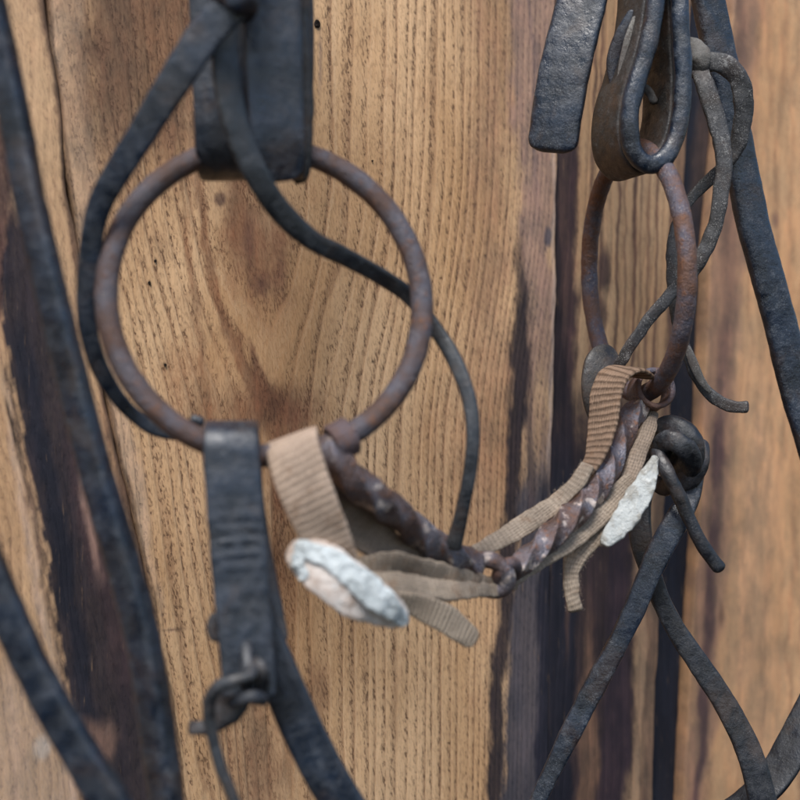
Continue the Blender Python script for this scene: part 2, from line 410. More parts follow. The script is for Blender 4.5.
WALL = thing('plank_wall', 'wall of rough upright weathered boards behind the hanging tack', 'wooden wall', Vector((0, .01, Z0-.34)))
BLUEBLK = (.014, .016, .026); CHAR = (.020, .018, .026); PURP = (.050, .030, .034); GREY = (.20, .17, .16)
# left board
def paint0(px, py, X, Z):
    p = Paint(px)
    p.add(px*0+1, (.30, .20, .13), .35)
    p.add(band(px, py, [(-400, 0), (-400, 800)], [(18, 130), (12, 290), (-4, 330), (-90, 380)], 5, 120, 340, 25, 5, 3), (.075, .042, .038), .92)
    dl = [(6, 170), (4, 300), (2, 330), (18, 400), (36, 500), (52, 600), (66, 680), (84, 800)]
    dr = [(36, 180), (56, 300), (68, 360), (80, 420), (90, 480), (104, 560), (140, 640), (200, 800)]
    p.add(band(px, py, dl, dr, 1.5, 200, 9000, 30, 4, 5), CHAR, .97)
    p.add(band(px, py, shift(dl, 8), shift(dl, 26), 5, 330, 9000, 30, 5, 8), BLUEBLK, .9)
    p.add(band(px, py, [(58, 380), (70, 480), (88, 560), (104, 640), (112, 700)], [(82, 380), (88, 480), (104, 560), (128, 640), (140, 700)], 6, 410, 670, 50, 5, 9), (.07, .042, .044), .5)
    p.add(band(px, py, [(72, 420), (80, 480), (90, 560)], [(78, 420), (88, 480), (98, 560)], 3, 430, 560, 30, 3, 10), (.30, .20, .16), .8)
    p.add(blob(px, py, 98, 742, 18, 22), (.17, .11, .085), .85)
    # crumbled, paler rim and crack along the stain
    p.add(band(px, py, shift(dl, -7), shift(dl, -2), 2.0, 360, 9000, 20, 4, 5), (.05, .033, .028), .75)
    p.add(band(px, py, shift(dl, -16), shift(dl, -8), 4, 380, 9000, 30, 4, 5), (.46, .36, .28), .55)
    p.add(band(px, py, [(4, 400), (14, 440), (22, 475)], [(7, 400), (18, 440), (24, 475)], 1, 400, 470, 10, 1, 2), (.02, .014, .012), .95)
    p.add(band(px, py, [(-50, 590), (-50, 800)], [(38, 640), (60, 700), (72, 800)], 12, 640, 9000, 60, 6, 12), (.33, .27, .22), .5)
    p.add(blob(px, py, 42, 748, 7, 9, .6), (.6, .54, .46), .6)
    p.add(band(px, py, shift(E_A, -7), shift(E_A, 4), 2.5, -900, 900, 30, 3, 21), (.10, .060, .042), .8)
    for j in range(26):
        x = 18+random.random()*30; y = random.random()*230; 
    return p.c, p.a, (.55, .35, .0)
WX = [(-6, 0), (6, 400), (60, 800)]
plank(0, -.215, E_A, 330, paint0, lambda x, y: (x - line(E_A, y)*.85 + fb(x*.02, y*.008, 61)*22)/9.5, None, .00030)
# centre board
TAB = [(0, 24), (55, 20), (90, 13.5), (130, 10), (170, 9), (215, 7), (245, 5.5), (280, 4.6), (400, 4.6)]
def ph1(x, y):
    sl = np.interp(x, [60, 130, 215, 300, 350, 560], [.20, .10, .15, .03, -.005, -.03])
    xx = x - sl*(y-400)
    D = 8 + 46*sstep(150, 440, y)
    return spacing_phase((np.abs(xx-275)**1.45+(D*1.2)**1.45)**(1/1.45), TAB)
def paint1(px, py, X, Z):
    p = Paint(px); b = lambda L, R, f, rgb, al, y0=-INF, y1=INF, fy=40, wob=4, seed=0: p.add(band(px, py, L, R, f, y0, y1, fy, wob, seed), rgb, al)
    # pale sapwood rim on the left
    b(shift(E_A, 1), [(80, -60), (82, 0), (100, 200), (112, 330), (140, 470), (155, 560), (170, 640)], 5, (.50, .36, .24), .75, -INF, 600, 60, 3, 4)
    b(shift(E_A, -4), shift(E_A, 4), 1.5, (.05, .03, .02), .7, -INF, INF, 20, 2, 4)
    # brown weathering upper left
    b([(84, -60), (88, 0), (105, 200)], [(200, -60), (205, 0), (170, 260)], 22, (.13, .072, .042), .85, -INF, 190, 90, 14, 6)
    p.add(blob(px, py, 100, 60, 34, 150, .8, 4), (.12, .075, .05), .5)
    # heart: warm, with red-brown and violet blotches
    p.add(blob(px, py, 238, 215, 13, 60, .8, 9), (.17, .075, .038), .8)
    p.add(blob(px, py, 262, 250, 24, 50, .9, 10), (.20, .095, .052), .7)
    p.add(blob(px, py, 248, 238, 7, 22, .8, 41), (.10, .05, .038), .7)
    p.add(blob(px, py, 262, 285, 9, 12, .9, 12), (.12, .055, .040), .65)
    p.add(blob(px, py, 281, 268, 6, 20, .8, 43), (.13, .065, .042), .6)
    p.add(blob(px, py, 220, 199, 5, 6, .5, 12), (.07, .04, .035), .8)
    b([(196, 200), (210, 290), (228, 350), (250, 400)], [(206, 200), (220, 290), (240, 345), (268, 400)], 3, (.19, .085, .042), .75, 180, 410, 30, 3, 14)
    b([(176, 200), (190, 300), (206, 420)], [(183, 200), (198, 300), (214, 420)], 3, (.23, .115, .058), .6, 190, 430, 30, 3, 44)
    b([(240, 340), (256, 380)], [(247, 340), (268, 384)], 3, (.12, .05, .028), .7, 330, 400, 12, 3, 45)
    p.add(blob(px, py, 283, 408, 30, 20, .9, 15), (.15, .065, .036), .8)
    p.add(blob(px, py, 240, 412, 34, 24, .9, 16), (.19, .09, .045), .65)
    p.add(blob(px, py, 190, 385, 22, 60, .9, 17), (.24, .125, .062), .5)
    p.add(blob(px, py, 278, 560, 14, 80, .9, 18), (.19, .08, .036), .7)
    p.add(blob(px, py, 285, 450, 14, 40, .9, 46), (.14, .06, .034), .6)
    p.add(blob(px, py, 255, 760, 30, 70, .9, 19), (.17, .095, .055), .7)
    p.add(blob(px, py, 318, 690, 8, 24, .8, 19), (.18, .095, .055), .6)
    p.add(blob(px, py, 200, 130, 30, 60, .9, 47), (.24, .135, .075), .5)
    p.add(blob(px, py, 470, 455, 40, 60, 1.0, 48), (.30, .17, .09), .45)  # soft brown shadow right of the heart, painted into the board colour
    # brown diffuse towards the right third
    p.add(blob(px, py, 492, 130, 24, 240, .9, 22), (.27, .165, .105), .55)
    p.add(blob(px, py, 488, 470, 24, 160, .9, 23), (.26, .15, .09), .5)
    b([(505, -60), (512, 100), (524, 300), (516, 420), (506, 560), (498, 800)], E_B, 7, (.27, .185, .155), .80, -INF, 420, 130, 6, 24)
    b([(530, 0), (532, 200), (530, 420)], [(534, 0), (536, 200), (536, 420)], 2, (.15, .11, .11), .55, -INF, 200, 60, 4, 27)
    b([(518, 230), (512, 330), (508, 420), (500, 560), (490, 700), (484, 800)], [(526, 230), (530, 330), (527, 420), (516, 560), (506, 700), (500, 800)], 4, (.022, .018, .024), .96, 250, INF, 60, 4, 25)
    b([(527, 400), (516, 560), (506, 700), (500, 800)], [(556, 400), (552, 560), (550, 700), (548, 800)], 4, (.062, .060, .072), .98, 440, INF, 70, 3, 26)
    b([(548, 400), (540, 560), (538, 700), (535, 800)], shift(E_B, 4), 3, (.016, .017, .028), .97, 470, INF, 90, 3, 28)
    b([(530, 380), (526, 480)], [(534, 380), (533, 480)], 2, (.07, .05, .05), .6, 300, 520, 50, 3, 29)
    p.add(blob(px, py, 548, 238, 3.5, 9, .5, 30), (.05, .06, .09), .8)
    b(shift(E_B, -5), shift(E_B, -1), 1.5, (.50, .40, .33), .55, 120, 470, 30, 1.5, 31)  # pale highlight painted along the board's right edge
    # nail hole and its drip, worm holes, scratch
    p.add(band(px, py, [(318, 20), (319, 100)], [(321, 20), (322, 100)], 2, 35, 90, 20, 1, 3), (.20, .15, .12), .6)
    p.add(1-sstep(.7, 1.2, np.hypot((px-317)/3.0, (py-24)/4.2)), (.012, .010, .010), 1)
    for x, y in ((155, 261), (149, 283), (154.5, 305), (165, 365), (372, 361), (404, 361)): p.add(1-sstep(.5, 1.3, np.hypot(px-x, py-y)/1.7), (.03, .02, .015), .9)
    p.add(band(py, px, [(-632, -162), (628, 195)][:0] or [(634, 150), (624, 200)], [(636, 150), (626, 200)], .8, 160, 196, 6, .8, 2), (.07, .04, .03), .6)
    rope = .8 + .2*sstep(250, 330, px)*(1-sstep(535, 560, px)); rope = np.maximum(rope, 1.0*(1-sstep(190, 240, px)))
    con = np.where(px > 300, .85, .9)*(1-.35*blob(px, py, 272, 300, 34, 100, .7, 3))
    con = con*.85*(1-.85*sstep(line([(505, 0), (508, 420), (492, 800)], py), line([(535, 0), (520, 420), (508, 800)], py), px))
    warm = .65*blob(px, py, 272, 330, 48, 120, .8, 3) + .55*blob(px, py, 282, 640, 34, 170, .8, 4); return p.c, p.a, (con, rope, np.clip(warm, 0, .8))
plank(1, E_A, E_B, 620, paint1, ph1, None, .00013)
def paint2(px, py, X, Z):
    p = Paint(px); b = lambda L, R, f, rgb, al, y0=-INF, y1=INF, fy=40, wob=4, seed=0: p.add(band(px, py, L, R, f, y0, y1, fy, wob, seed), rgb, al)
    p.add(px*0+1, (.31, .185, .105), .35)
    for i, (x, w, al) in enumerate(((592, 3, .5), (601, 2, .6), (617, 3, .6), (634, 3, .7), (648, 2, .5), (656, 3, .6), (669, 4, .6), (640, 2, .4), (625, 2, .4))):
        b([(x+3, 0), (x, 300), (x-9, 800)], [(x+3+w, 0), (x+w, 300), (x-9+w, 800)], 1.5, (.12, .066, .048), al+.3, -INF, 430, 60, 2, 50+i)
    b(shift(E_B, -3), [(582, -60), (584, 60), (578, 250), (577, 330), (578, 420)], 4, PURP, .95, -INF, 460, 60, 4, 60)
    b(shift(E_B, -3), [(566, 0), (562, 200), (566, 330), (578, 420)], 4, (.022, .016, .020), .92, 90, 460, 90, 3, 61)
    p.add(blob(px, py, 607, 268, 7, 20, .5, 62), (.06, .04, .038), .92); p.add(blob(px, py, 604, 315, 5, 16, .6, 63), (.10, .06, .05), .8)
    p.add(blob(px, py, 576, 190, 5, 60, .7, 64), (.05, .03, .035), .7)
    b(shift(E_B, -3), [(640, 300), (640, 430), (633, 600), (640, 700), (632, 800)], 8, (.034, .024, .028), .98, 400, INF, 60, 7, 65)
    b(shift(E_B, -3), [(577, 430), (577, 560), (575, 700), (573, 800)], 4, (.012, .013, .022), .97, 440, INF, 70, 3, 66)
    b([(588, 560), (582, 700), (578, 800)], [(594, 560), (600, 700), (604, 800)], 5, (.20, .12, .075), .75, 640, INF, 70, 5, 67)
    b([(570, 540), (568, 620)], [(573, 540), (572, 620)], 2, (.13, .08, .06), .6, 500, 640, 40, 2, 68)
    b([(612, 560), (606, 700), (602, 800)], [(630, 560), (632, 700), (628, 800)], 5, (.050, .034, .042), .9, 480, INF, 70, 4, 69)
    b([(640, 440), (634, 600), (640, 700), (634, 800)], [(664, 440), (662, 600), (656, 700), (652, 800)], 4, (.30, .20, .13), .6, 440, INF, 60, 3, 70)
    b([(650, 560), (646, 700), (644, 800)], [(653, 560), (650, 700), (649, 800)], 2, (.14, .09, .06), .6, 520, INF, 60, 3, 71)
    b(shift(E_C, -10), shift(E_C, 4), 4, (.10, .065, .05), .7, -INF, INF, 60, 3, 72)
    return p.c, p.a, (.5, .25, 0)
plank(2, E_B, E_C, 300, paint2, lambda x, y: (x+.02*y+fb(x*.02, y*.005, 71)*14)/9., None, .0002, .0015)
def paint3(px, py, X, Z):
    p = Paint(px); p.add(px*0+1, (.009, .013, .024), .99)
    p.add(band(px, py, [(724, -60), (716, 0), (696, 250)], shift(E_D, 5), 4, -INF, 210, 50, 3, 80), (.06, .042, .036), .8)
    return p.c, p.a, (.2, .3, 0)
plank(3, E_C, E_D, 90, paint3, lambda x, y: x/8., None, .0001, .006)
def paint4(px, py, X, Z):
    p = Paint(px); b = lambda L, R, f, rgb, al, y0=-INF, y1=INF, fy=40, wob=4, seed=0: p.add(band(px, py, L, R, f, y0, y1, fy, wob, seed), rgb, al)
    p.add(px*0+1, (.44, .25, .125), .6)
    b(shift(E_D, -1), [(762, 0), (742, 250), (733, 500), (722, 640), (706, 800)], 7, (.24, .15, .105), .8, -INF, INF, 60, 5, 81)
    b([(722, 200), (716, 400), (712, 500), (704, 640), (694, 800)], [(733, 200), (728, 400), (722, 500), (714, 640), (702, 800)], 3.5, (.075, .046, .052), .85, 330, INF, 120, 3, 82)
    b([(735, 0), (722, 250), (722, 400)], [(745, 0), (738, 250), (732, 400)], 4, (.15, .09, .07), .6, -INF, 420, 60, 4, 83)
    for i, (x, w) in enumerate(((762, 2), (775, 3), (788, 2), (752, 2), (801, 3), (815, 4), (832, 4))):
        b([(x+8, 0), (x-4, 400), (x-18, 800)], [(x+8+w, 0), (x-4+w, 400), (x-18+w, 800)], 3, (.25, .14, .08), .6, -INF, INF, 60, 4, 84+i)
    p.add(blob(px, py, 775, 222, 4, 8, .6, 90), (.14, .085, .07), .7); p.add(blob(px, py, 722, 612, 3, 12, .6, 90), (.05, .035, .03), .8)
    p.add(blob(px, py, 752, 560, 26, 200, .9, 91), (.50, .32, .19), .5)
    return p.c, p.a, (.28, .18, 0)
plank(4, E_D, .62, 330, paint4, lambda x, y: (x+.03*y+fb(x*.015, y*.004, 77)*16)/17., None, .0001)
def paintx(px, py, X, Z):
    p = Paint(px); p.add(px*0+1, (.28, .18, .115), .5); return p.c, p.a, (.6, .4, 0)
plank(5, -.37, -.215-.003, 120, paintx, lambda x, y: x/10., None, .0001, .001, flat=True)
plank(6, .623, .80, 120, paintx, lambda x, y: x/10., None, .0001, .001, flat=True)
for hx, hy, hr in ((317, 24, 3.4), (155, 261, 1.2), (149, 283, 1.3), (372, 161, .9), (165, 365, 1.2)):
    X_, Z_ = onwall(hx, hy); q = hr*.52/F; mb = MB()
    for j, (rr_, yy_) in enumerate(((1.0, -.0003), (.8, -.00085), (.35, -.0008), (.02, -.00075))):
        for k in range(20):
            t = 2*math.pi*k/20; g = q*rr_*(1+.06*math.sin(3*t+hx))
            mb.v.append(Vector((X_+g*math.cos(t), yy_+.0001, Z_+g*1.15*math.sin(t))))
    for j in range(3):
        for k in range(20):
            mb.f.append((j*20+k, j*20+(k+1) % 20, j*20+20+(k+1) % 20, j*20+20+k)); mb.uv.append(((0, 0),)*4)
    mb.build('nail_hole' if hr > 3 else 'worm_hole', M['hole'], WALL)
# batten behind the joints so that no daylight shows between boards
me = bpy.data.meshes.new('backing_rail')
vs = [(x, y, z) for x in (-.36, .79) for y in (.0265, .045) for z in (Z0-.338, Z0+.338)]
me.from_pydata(vs, [], [(0, 1, 3, 2), (4, 6, 7, 5), (0, 4, 5, 1), (2, 3, 7, 6), (0, 2, 6, 4), (1, 5, 7, 3)])
o = link('backing_board', me, M['black'], WALL)
for p_ in me.polygons: p_.use_smooth = False
# ------------------------------------------------------------ snaffle bit
R = .045; TB = .0066
def ringframe(cx, cy, d, a, b):
    n = RT*(math.sin(a)*math.cos(b)) + UP*math.sin(b) + FWD*(-math.cos(a)*math.cos(b))
    return P(cx, cy, d), n
cL, nL = ringframe(268.8, 298.5, 377.6, .251, .178)
cR, nR = ringframe(633.9, 272, 490, -1.345, -.05)
BIT = thing('snaffle_bit', 'rusty twisted jointed horse bit with two large loose rings, hanging in front of the boards', 'horse bit', P(500, 575, 425))
part('bit_ring', ring_pts(cL, nL, R, 48, TB), M['rust'], BIT, mm=True, closed=True, e=2, ncs=20, amp=.00016, fr=220)
part('bit_ring', ring_pts(cR, nR, R, 48, TB), M['rustr'], BIT, mm=True, closed=True, e=2, ncs=20, amp=.00022, fr=240)
def barrel(c, ax, r, L, parent, mat):
    ax = ax.normalized(); U = ax.cross(UP).normalized(); V = ax.cross(U)
    mb = MB(); prof = [(-L/2, r), (-L/2+.0005, r+.0005), (0, r+.0003), (L/2-.0005, r+.0006), (L/2, r), (L/2, r-.0011), (L/2-.0006, r-.0014), (-L/2+.0006, r-.0014), (-L/2, r-.0010)]
    n = 36
    for k in range(n):
        t = 2*math.pi*k/n
        for z, rr in prof:
            q = c + ax*z + (U*math.cos(t)+V*math.sin(t))*rr; q = q + ax*noise.noise(q*200)*.0004
            mb.v.append(q)
    m = len(prof)
    for k in range(n):
        for j in range(m):
            mb.f.append((k*m+j, k*m+(j+1) % m, ((k+1) % n)*m+(j+1) % m, ((k+1) % n)*m+j)); mb.uv.append(((0, 0),)*4)
    return mb.build('ring_barrel', mat, parent)
def tangent_at(c, n, p):
    v = (p-c); v = v-n*v.dot(n); v.normalize(); return c+v*R, n.cross(v)
# left arm
qL, tL = tangent_at(cL, nL, P(343, 441, 375))
armL = part('mouthpiece_arm', [(322, 440, 374, 22, 5.5), (330, 456, 373, 31, 7.4), (343, 472, 375, 31, 7.8), (367, 491, 380, 29, 7.6), (393, 511, 388, 27, 7.4), (419, 534, 398, 26, 7.2), (446, 553, 408, 27, 7.4), (467, 563, 415, 26, 7), (482, 569, 419, 24, 6.5)],
            M['twist'], BIT, e=9, tw=118., amp=.0003, fr=260, ncs=28)
barrel(qL, tL, .0051, .0065, armL, M['rustr'])
part('joint_eye', [(P(490+17*math.cos(t), 575+15*math.sin(t)+4*math.cos(t), 420+2*math.sin(t)), .0056, .0056, 0) for t in [2*math.pi*i/14 for i in range(14)]], M['twist'], armL, mm=True, closed=True, e=2.2, ncs=16, amp=.0002)
qR, tR = tangent_at(cR, nR, P(649, 392, 480))
armR = part('mouthpiece_arm', [(512, 573, 427, 17, 5.5), (524, 561, 430, 20, 6.2), (541, 546, 434, 22, 6.8), (565, 522, 441, 23, 7.2), (588, 497, 450, 24, 7.4), (606, 469, 459, 24, 7.6), (617, 443, 467, 23, 7.6), (627, 424, 473, 22, 7.2), (636, 410, 476, 21, 6.4), (644, 400, 479, 17, 5)],
            M['twist'], BIT, e=9, tw=-118., amp=.0003, fr=260, ncs=28)
barrel(qR, tR, .0070, .010, armR, M['rustr'])
part('joint_eye', [(P(507+8*math.cos(t)+5*math.sin(t), 574+6*math.sin(t)-9*math.cos(t), 424+6*math.sin(t)), .0042, .0042, 0) for t in [2*math.pi*i/14 for i in range(14)]], M['rustr'], armR, mm=True, closed=True, e=2.2, ncs=16, amp=.0002)
# ------------------------------------------------------------ long straps left
T_ = thing('leather_rein', 'long flat dark rein running from the top left corner to the bottom edge', 'rein', P(97, 470, 352))
part('strap', [(-30, -90, 340, 27, 6, 34), (-10, 0, 342, 27, 6, 34), (3, 60, 344, 28, 6, 34), (18, 135, 346, 29, 6, 32), (30, 200, 347, 29, 6, 32), (61, 335, 350, 31, 6, 34), (95, 470, 352, 31, 6.4, 34), (107, 510, 353, 32, 6.6, 36), (136, 612, 354, 32, 6.8, 38), (151, 687, 355, 32, 6.8, 38), (165, 800, 356, 33, 6.8, 38), (170, 920, 356, 33, 6.8, 38)], M['blue_r'], T_, e=4.5, amp=.00022)
T_ = thing('leather_rein', 'blurred dark leather rein cutting across the bottom left corner', 'rein', P(62, 725, 335))
part('strap', [(-60, 420, 330, 34, 5.4, 26), (-38, 500, 332, 34, 5.4, 26), (-20, 545, 333, 34, 5.4, 26), (0, 595, 334, 35, 5.4, 26), (26, 655, 335, 35, 5.4, 28), (61, 722, 336, 36, 5.4, 30), (106, 795, 337, 38, 5.6, 30), (158, 880, 338, 40, 5.6, 30)], M['blue'], T_, e=4.5, amp=.0002)
# ------------------------------------------------------------ left cheek strap over the ring
T_ = thing('cheek_strap', 'broad blue black leather strap folded round the top of the large left ring', 'leather strap', P(252, 20, 372))
sd = tuple(RT*1.0 + FWD*-.10)
part('folded_strap', [(240, -110, 372, 112, 2.6), (243, -30, 372, 112, 2.6), (246, 60, 373, 112, 2.6), (249, 130, 374, 110, 2.6), (251, 165, 378, 108, 2.6), (253, 176, 387, 106, 2.6), (257, 160, 396, 106, 2.6), (259, 120, 399, 108, 2.6), (259, 40, 399, 110, 2.6), (257, -110, 398, 110, 2.6)], M['blue'], T_, e=7, side=sd, amp=.0004, fr=70)
part('inner_layer', [(270, -110, 367, 60, 2.4, -8), (272, 0, 367, 60, 2.4, -10), (274, 80, 368, 58, 2.4, -14), (277, 140, 369, 54, 2.4, -16), (279, 182, 373, 46, 2.4, -16)], M['blue'], T_, e=5, r1=.6, amp=.0004, fr=60)
part('edge_layer', [(296, -110, 384, 24, 5), (301, 20, 385, 20, 6), (303, 100, 385, 22, 6), (301, 165, 386, 20, 6), (296, 184, 386, 16, 5)], M['brownl'], T_, e=3, r1=.8, amp=.0003)
# lace wrapped over it
T_ = thing('leather_lace', 'thin black lace knotted over the left cheek strap and trailing across the large ring', 'lace', P(236, 12, 355))
part('lace_end', [(252, -60, 356, 30, 2.4, 10), (246, -12, 354, 34, 2.4, 10), (232, 6, 351, 36, 2.6, 14), (204, 36, 352, 36, 2.4, 16), (170, 88, 354, 33, 2.2, 14), (143, 132, 357, 29, 2.2, 12), (120, 168, 360, 27, 2.2, 10), (100, 205, 363, 24, 2.2, 6), (91, 245, 366, 22, 2.2, 0), (86, 300, 369, 19, 2.2, 0), (90, 338, 371, 18, 2.2, 0), (101, 370, 374, 18, 2.2, 0), (121, 402, 378, 15, 2.4, 0), (150, 427, 381, 14, 2.6, 0), (178, 434, 381, 13, 2.6, 0), (194, 426, 376, 14, 2.8, 0), (198, 418, 372, 15, 3, 0)], M['blue'], T_, e=4, seed=3)
part('lace_end', [(243, -70, 361, 30, 2.4, 0), (232, -20, 360, 30, 2.4, -10), (224, 25, 360, 28, 2.4, -16), (225, 62, 359, 28, 2.4, -20), (230, 100, 360, 29, 2.4, -24), (240, 137, 362, 28, 2.4, -24), (257, 176, 365, 26, 2.4, -20), (281, 212, 371, 24, 2.4, -12), (312, 240, 378, 21, 2.4, -8), (347, 258, 388, 19, 2.4, 12), (382, 277, 396, 18, 2.4, 24), (410, 297, 400, 17, 2.4, 24), (432, 324, 400, 15, 2.4, 10), (453, 357, 398, 16, 2.4, 0), (468, 395, 396, 15, 2.4, 10), (473, 432, 395, 14, 2.6, -14), (470, 470, 396, 14, 2.6, -10), (462, 512, 399, 14, 2.6, 10), (453, 550, 402, 17, 2.6, 0)], M['lace'], T_, e=3, r1=.6, seed=5)
part('knot', [(214, 0, 352, 26, 3), (228, -8, 347, 30, 3.2), (244, 2, 347, 28, 3.4), (248, 12, 352, 18, 3), (243, 20, 358, 12, 2.6)], M['blue'], T_, e=3, amp=.0003)
# ------------------------------------------------------------ lower left billet
T_ = thing('leather_billet', 'creased dark strap looped under the large left ring and laced at its end', 'leather strap', P(236, 560, 356))
sd = tuple(RT*1.0 + FWD*.12)
part('folded_strap', [(250, 700, 352, 52, 2.6), (246, 640, 353, 55, 2.6), (241, 585, 354, 56, 2.6), (236, 520, 355, 57, 2.6), (232, 465, 356, 56, 2.6), (231, 440, 357, 55, 2.6), (231, 428, 361, 54, 2.6), (232, 426, 368, 54, 2.6), (233, 440, 373, 53, 2.6), (238, 500, 375, 52, 2.6), (248, 560, 374, 50, 2.6), (264, 625, 371, 44, 2.6), (272, 650, 369, 38, 2.4)], M['blue'], T_, e=6, side=sd, amp=.0003, fr=90, r0=.35, r1=.6, wrinkle=(.0415, .0085, .0034, .00045))
part('knotted_lace', [(247, 640, 355, 11, 3.0), (247, 650, 350.5, 13, 3.2), (248, 672, 347.5, 14, 3.2), (246, 684, 350, 12, 3.2), (256, 700, 351, 12, 3.2), (263, 686, 350, 12, 3.2), (262, 668, 347, 12, 3.2), (255, 662, 349, 11, 3), (250, 676, 345, 12, 3.2), (236, 680, 344, 13, 3.4), (221, 685, 344.5, 14, 3.4), (211, 697, 345, 14, 3.4), (209, 714, 346, 13, 3.2), (213, 738, 346.5, 12.5, 3), (221, 768, 347, 12, 3), (234, 800, 347, 12, 3), (250, 850, 347, 12, 3)], M['lace'], T_, e=2.6, amp=.00015, ncs=18, step=.0007)
part('lace_loop', [(228, 704, 349, 13, 3), (242, 698, 346, 14, 3.2), (256, 697, 346, 14, 3.2), (266, 702, 349, 12, 3)], M['black'], T_, e=2.6)
part('back_flap', [(216, 612, 363, 10, 2.4), (216, 628, 363, 20, 2.4), (219, 642, 363, 14, 2.4)], M['black'], T_, e=3, r0=.8, r1=.8)
part('back_flap', [(236, 690, 360, 40, 2.6), (226, 712, 360, 30, 2.6), (212, 724, 360, 20, 2.6), (198, 728, 360, 14, 2.4), (188, 728, 360, 17, 2.4)], M['black'], T_, e=3, r1=.5, amp=.0006, fr=250)
T_ = thing('leather_rein', 'smooth blue black leather rein leaving the laced billet towards the bottom edge', 'rein', P(283, 690, 372))
part('strap', [(250, 585, 367, 30, 3), (262, 630, 368, 36, 3, 4), (280, 678, 368, 41, 3, 8), (305, 735, 370, 42, 3.2, 10), (333, 788, 372, 42, 3.2, 12), (372, 850, 374, 42, 3.2, 12), (410, 910, 376, 42, 3.2, 12)], M['blue'], T_, e=4)
# ------------------------------------------------------------ right cheek strap (a loop seen from the side)
T_ = thing('cheek_strap', 'stiff blue and brown leather strap folded round the top of the narrow right ring', 'leather strap', P(650, 60, 462))
Wd = RT*-.36 + FWD*.93; Wd.normalize()
def uloop(dep, off, w, pts, mat, name, t=3.4, **k):
    A = []
    for x, y, dd in pts: A.append((P(x, y, dep+dd) + Wd*(w/2+off), w, t*.001, 0))
    return part(name, A, mat, T_, mm=True, side=tuple(Wd), **k)
U_ = [(664, -390, -2), (660, -80, -2), (657, -20, -2), (652, 25, -2), (643, 62, -2), (633, 95, -2), (629, 125, -2), (633, 150, -1), (646, 164, 0), (662, 160, 1), (674, 142, 2), (681, 112, 2), (683, 75, 2), (681, 35, 2), (679, -20, 2), (678, -80, 2), (676, -390, 2)]
uloop(459, .004, .019, U_, M['brownl'], 'folded_strap', 5.0, e=7, amp=.0004, fr=90)
part('rolled_edge', [(x, y, 458+dd, 19 if i < 10 else 18, 6.0) for i, (x, y, dd) in enumerate(U_)], M['blue_r'], T_, e=2.8, amp=.00035, fr=120)
part('frayed_lip', [(640, 84, 474, 6, 2), (648, 92, 472, 9, 2.6), (656, 104, 471, 7, 2.4)], M['grey'], T_, e=2.4, r0=.9, r1=.9, amp=.0006, fr=300)
part('slit_lip_and_glint', [(634, 10, 466, 9, 1.6), (621, 36, 468, 14, 1.6), (612, 62, 470, 12, 1.6), (612, 86, 471, 5, 1.4)], M['blue'], T_, e=2.4, r0=.9, r1=.9)
part('slit_lip_and_glint', [(636, 16, 464, 6, 1.2), (629, 40, 465, 10, 1.2), (624, 62, 466, 10, 1.2), (619, 84, 467, 5, 1.2)], M['grey'], T_, e=2.4, r0=.9, r1=.9)  # crescent highlight beside the slit, built as a thin pale strip
# ------------------------------------------------------------ strap end
T_ = thing('strap_end', 'scuffed blue black strap tongue with a rounded end hanging beside the right cheek strap', 'leather strap', P(565, 60, 468))
part('strap', [(600, -90, 470, 50, 4.4, 14), (591, -40, 469, 50, 4.4, 14), (582, 0, 468, 50, 4.4, 14), (570, 47, 467, 51, 4.4, 14), (560, 95, 467, 51, 4.4, 12), (554, 135, 468, 50, 4.4, 10), (552, 153, 469, 49, 4.4, 10)], M['blue_r'], T_, e=5, r1=.55, amp=.00025)
# ------------------------------------------------------------ right rein
T_ = thing('leather_rein', 'wide ridged blue black rein slanting down the right side behind the dusty lace', 'rein', P(752, 225, 505))
RR = [(688, -90, 492), (700, -40, 494), (708, 0, 496), (724, 75, 499), (736, 140, 502), (746, 190, 504), (753, 225, 505), (760, 250, 506), (774, 300, 508), (782, 330, 510), (795, 385, 512), (813, 445, 514), (832, 510, 516), (850, 600, 518)]
part('strap', [(x, y, d, 33, 6.5, -26) for x, y, d in RR], M['blue_r'], T_, e=3.4, amp=.0002)
# ------------------------------------------------------------ dusty lace
T_ = thing('leather_lace', 'dusty grey lace looped beside the right cheek strap and passing behind the right ring', 'lace', P(700, 62, 478))
part('lace_end', [(688, 74, 484, 16, 2.4, 13), (697, 66, 478, 20, 3.1, 2), (718, 62, 474, 20, 3.2, -13), (737, 76, 474, 20, 3.2, 12), (744, 100, 475, 20, 3.1, -17), (742, 126, 477, 18, 2.8, -3), (735, 150, 480, 16, 2.4, 20), (719, 171, 483, 13, 2.1, 21), (700, 189, 485, 12, 2.1, -8), (684, 208, 484, 11, 2.1, -13), (675, 232, 482, 12, 2.1, -4), (672, 258, 481, 12, 2.1, 3), (673, 290, 481, 12, 2.1, 6), (678, 325, 481, 12, 2.1, -4), (687, 352, 480, 11, 2.1, -10), (697, 377, 479, 11, 2.2, -15), (713, 397, 478, 12, 2.2, 7), (731, 406, 477, 12, 2.2, 10), (749, 407, 476, 12, 2.2, -11)], M['dusty'], T_, e=3.2, r1=.3, amp=.0004, fr=230, ncs=18)
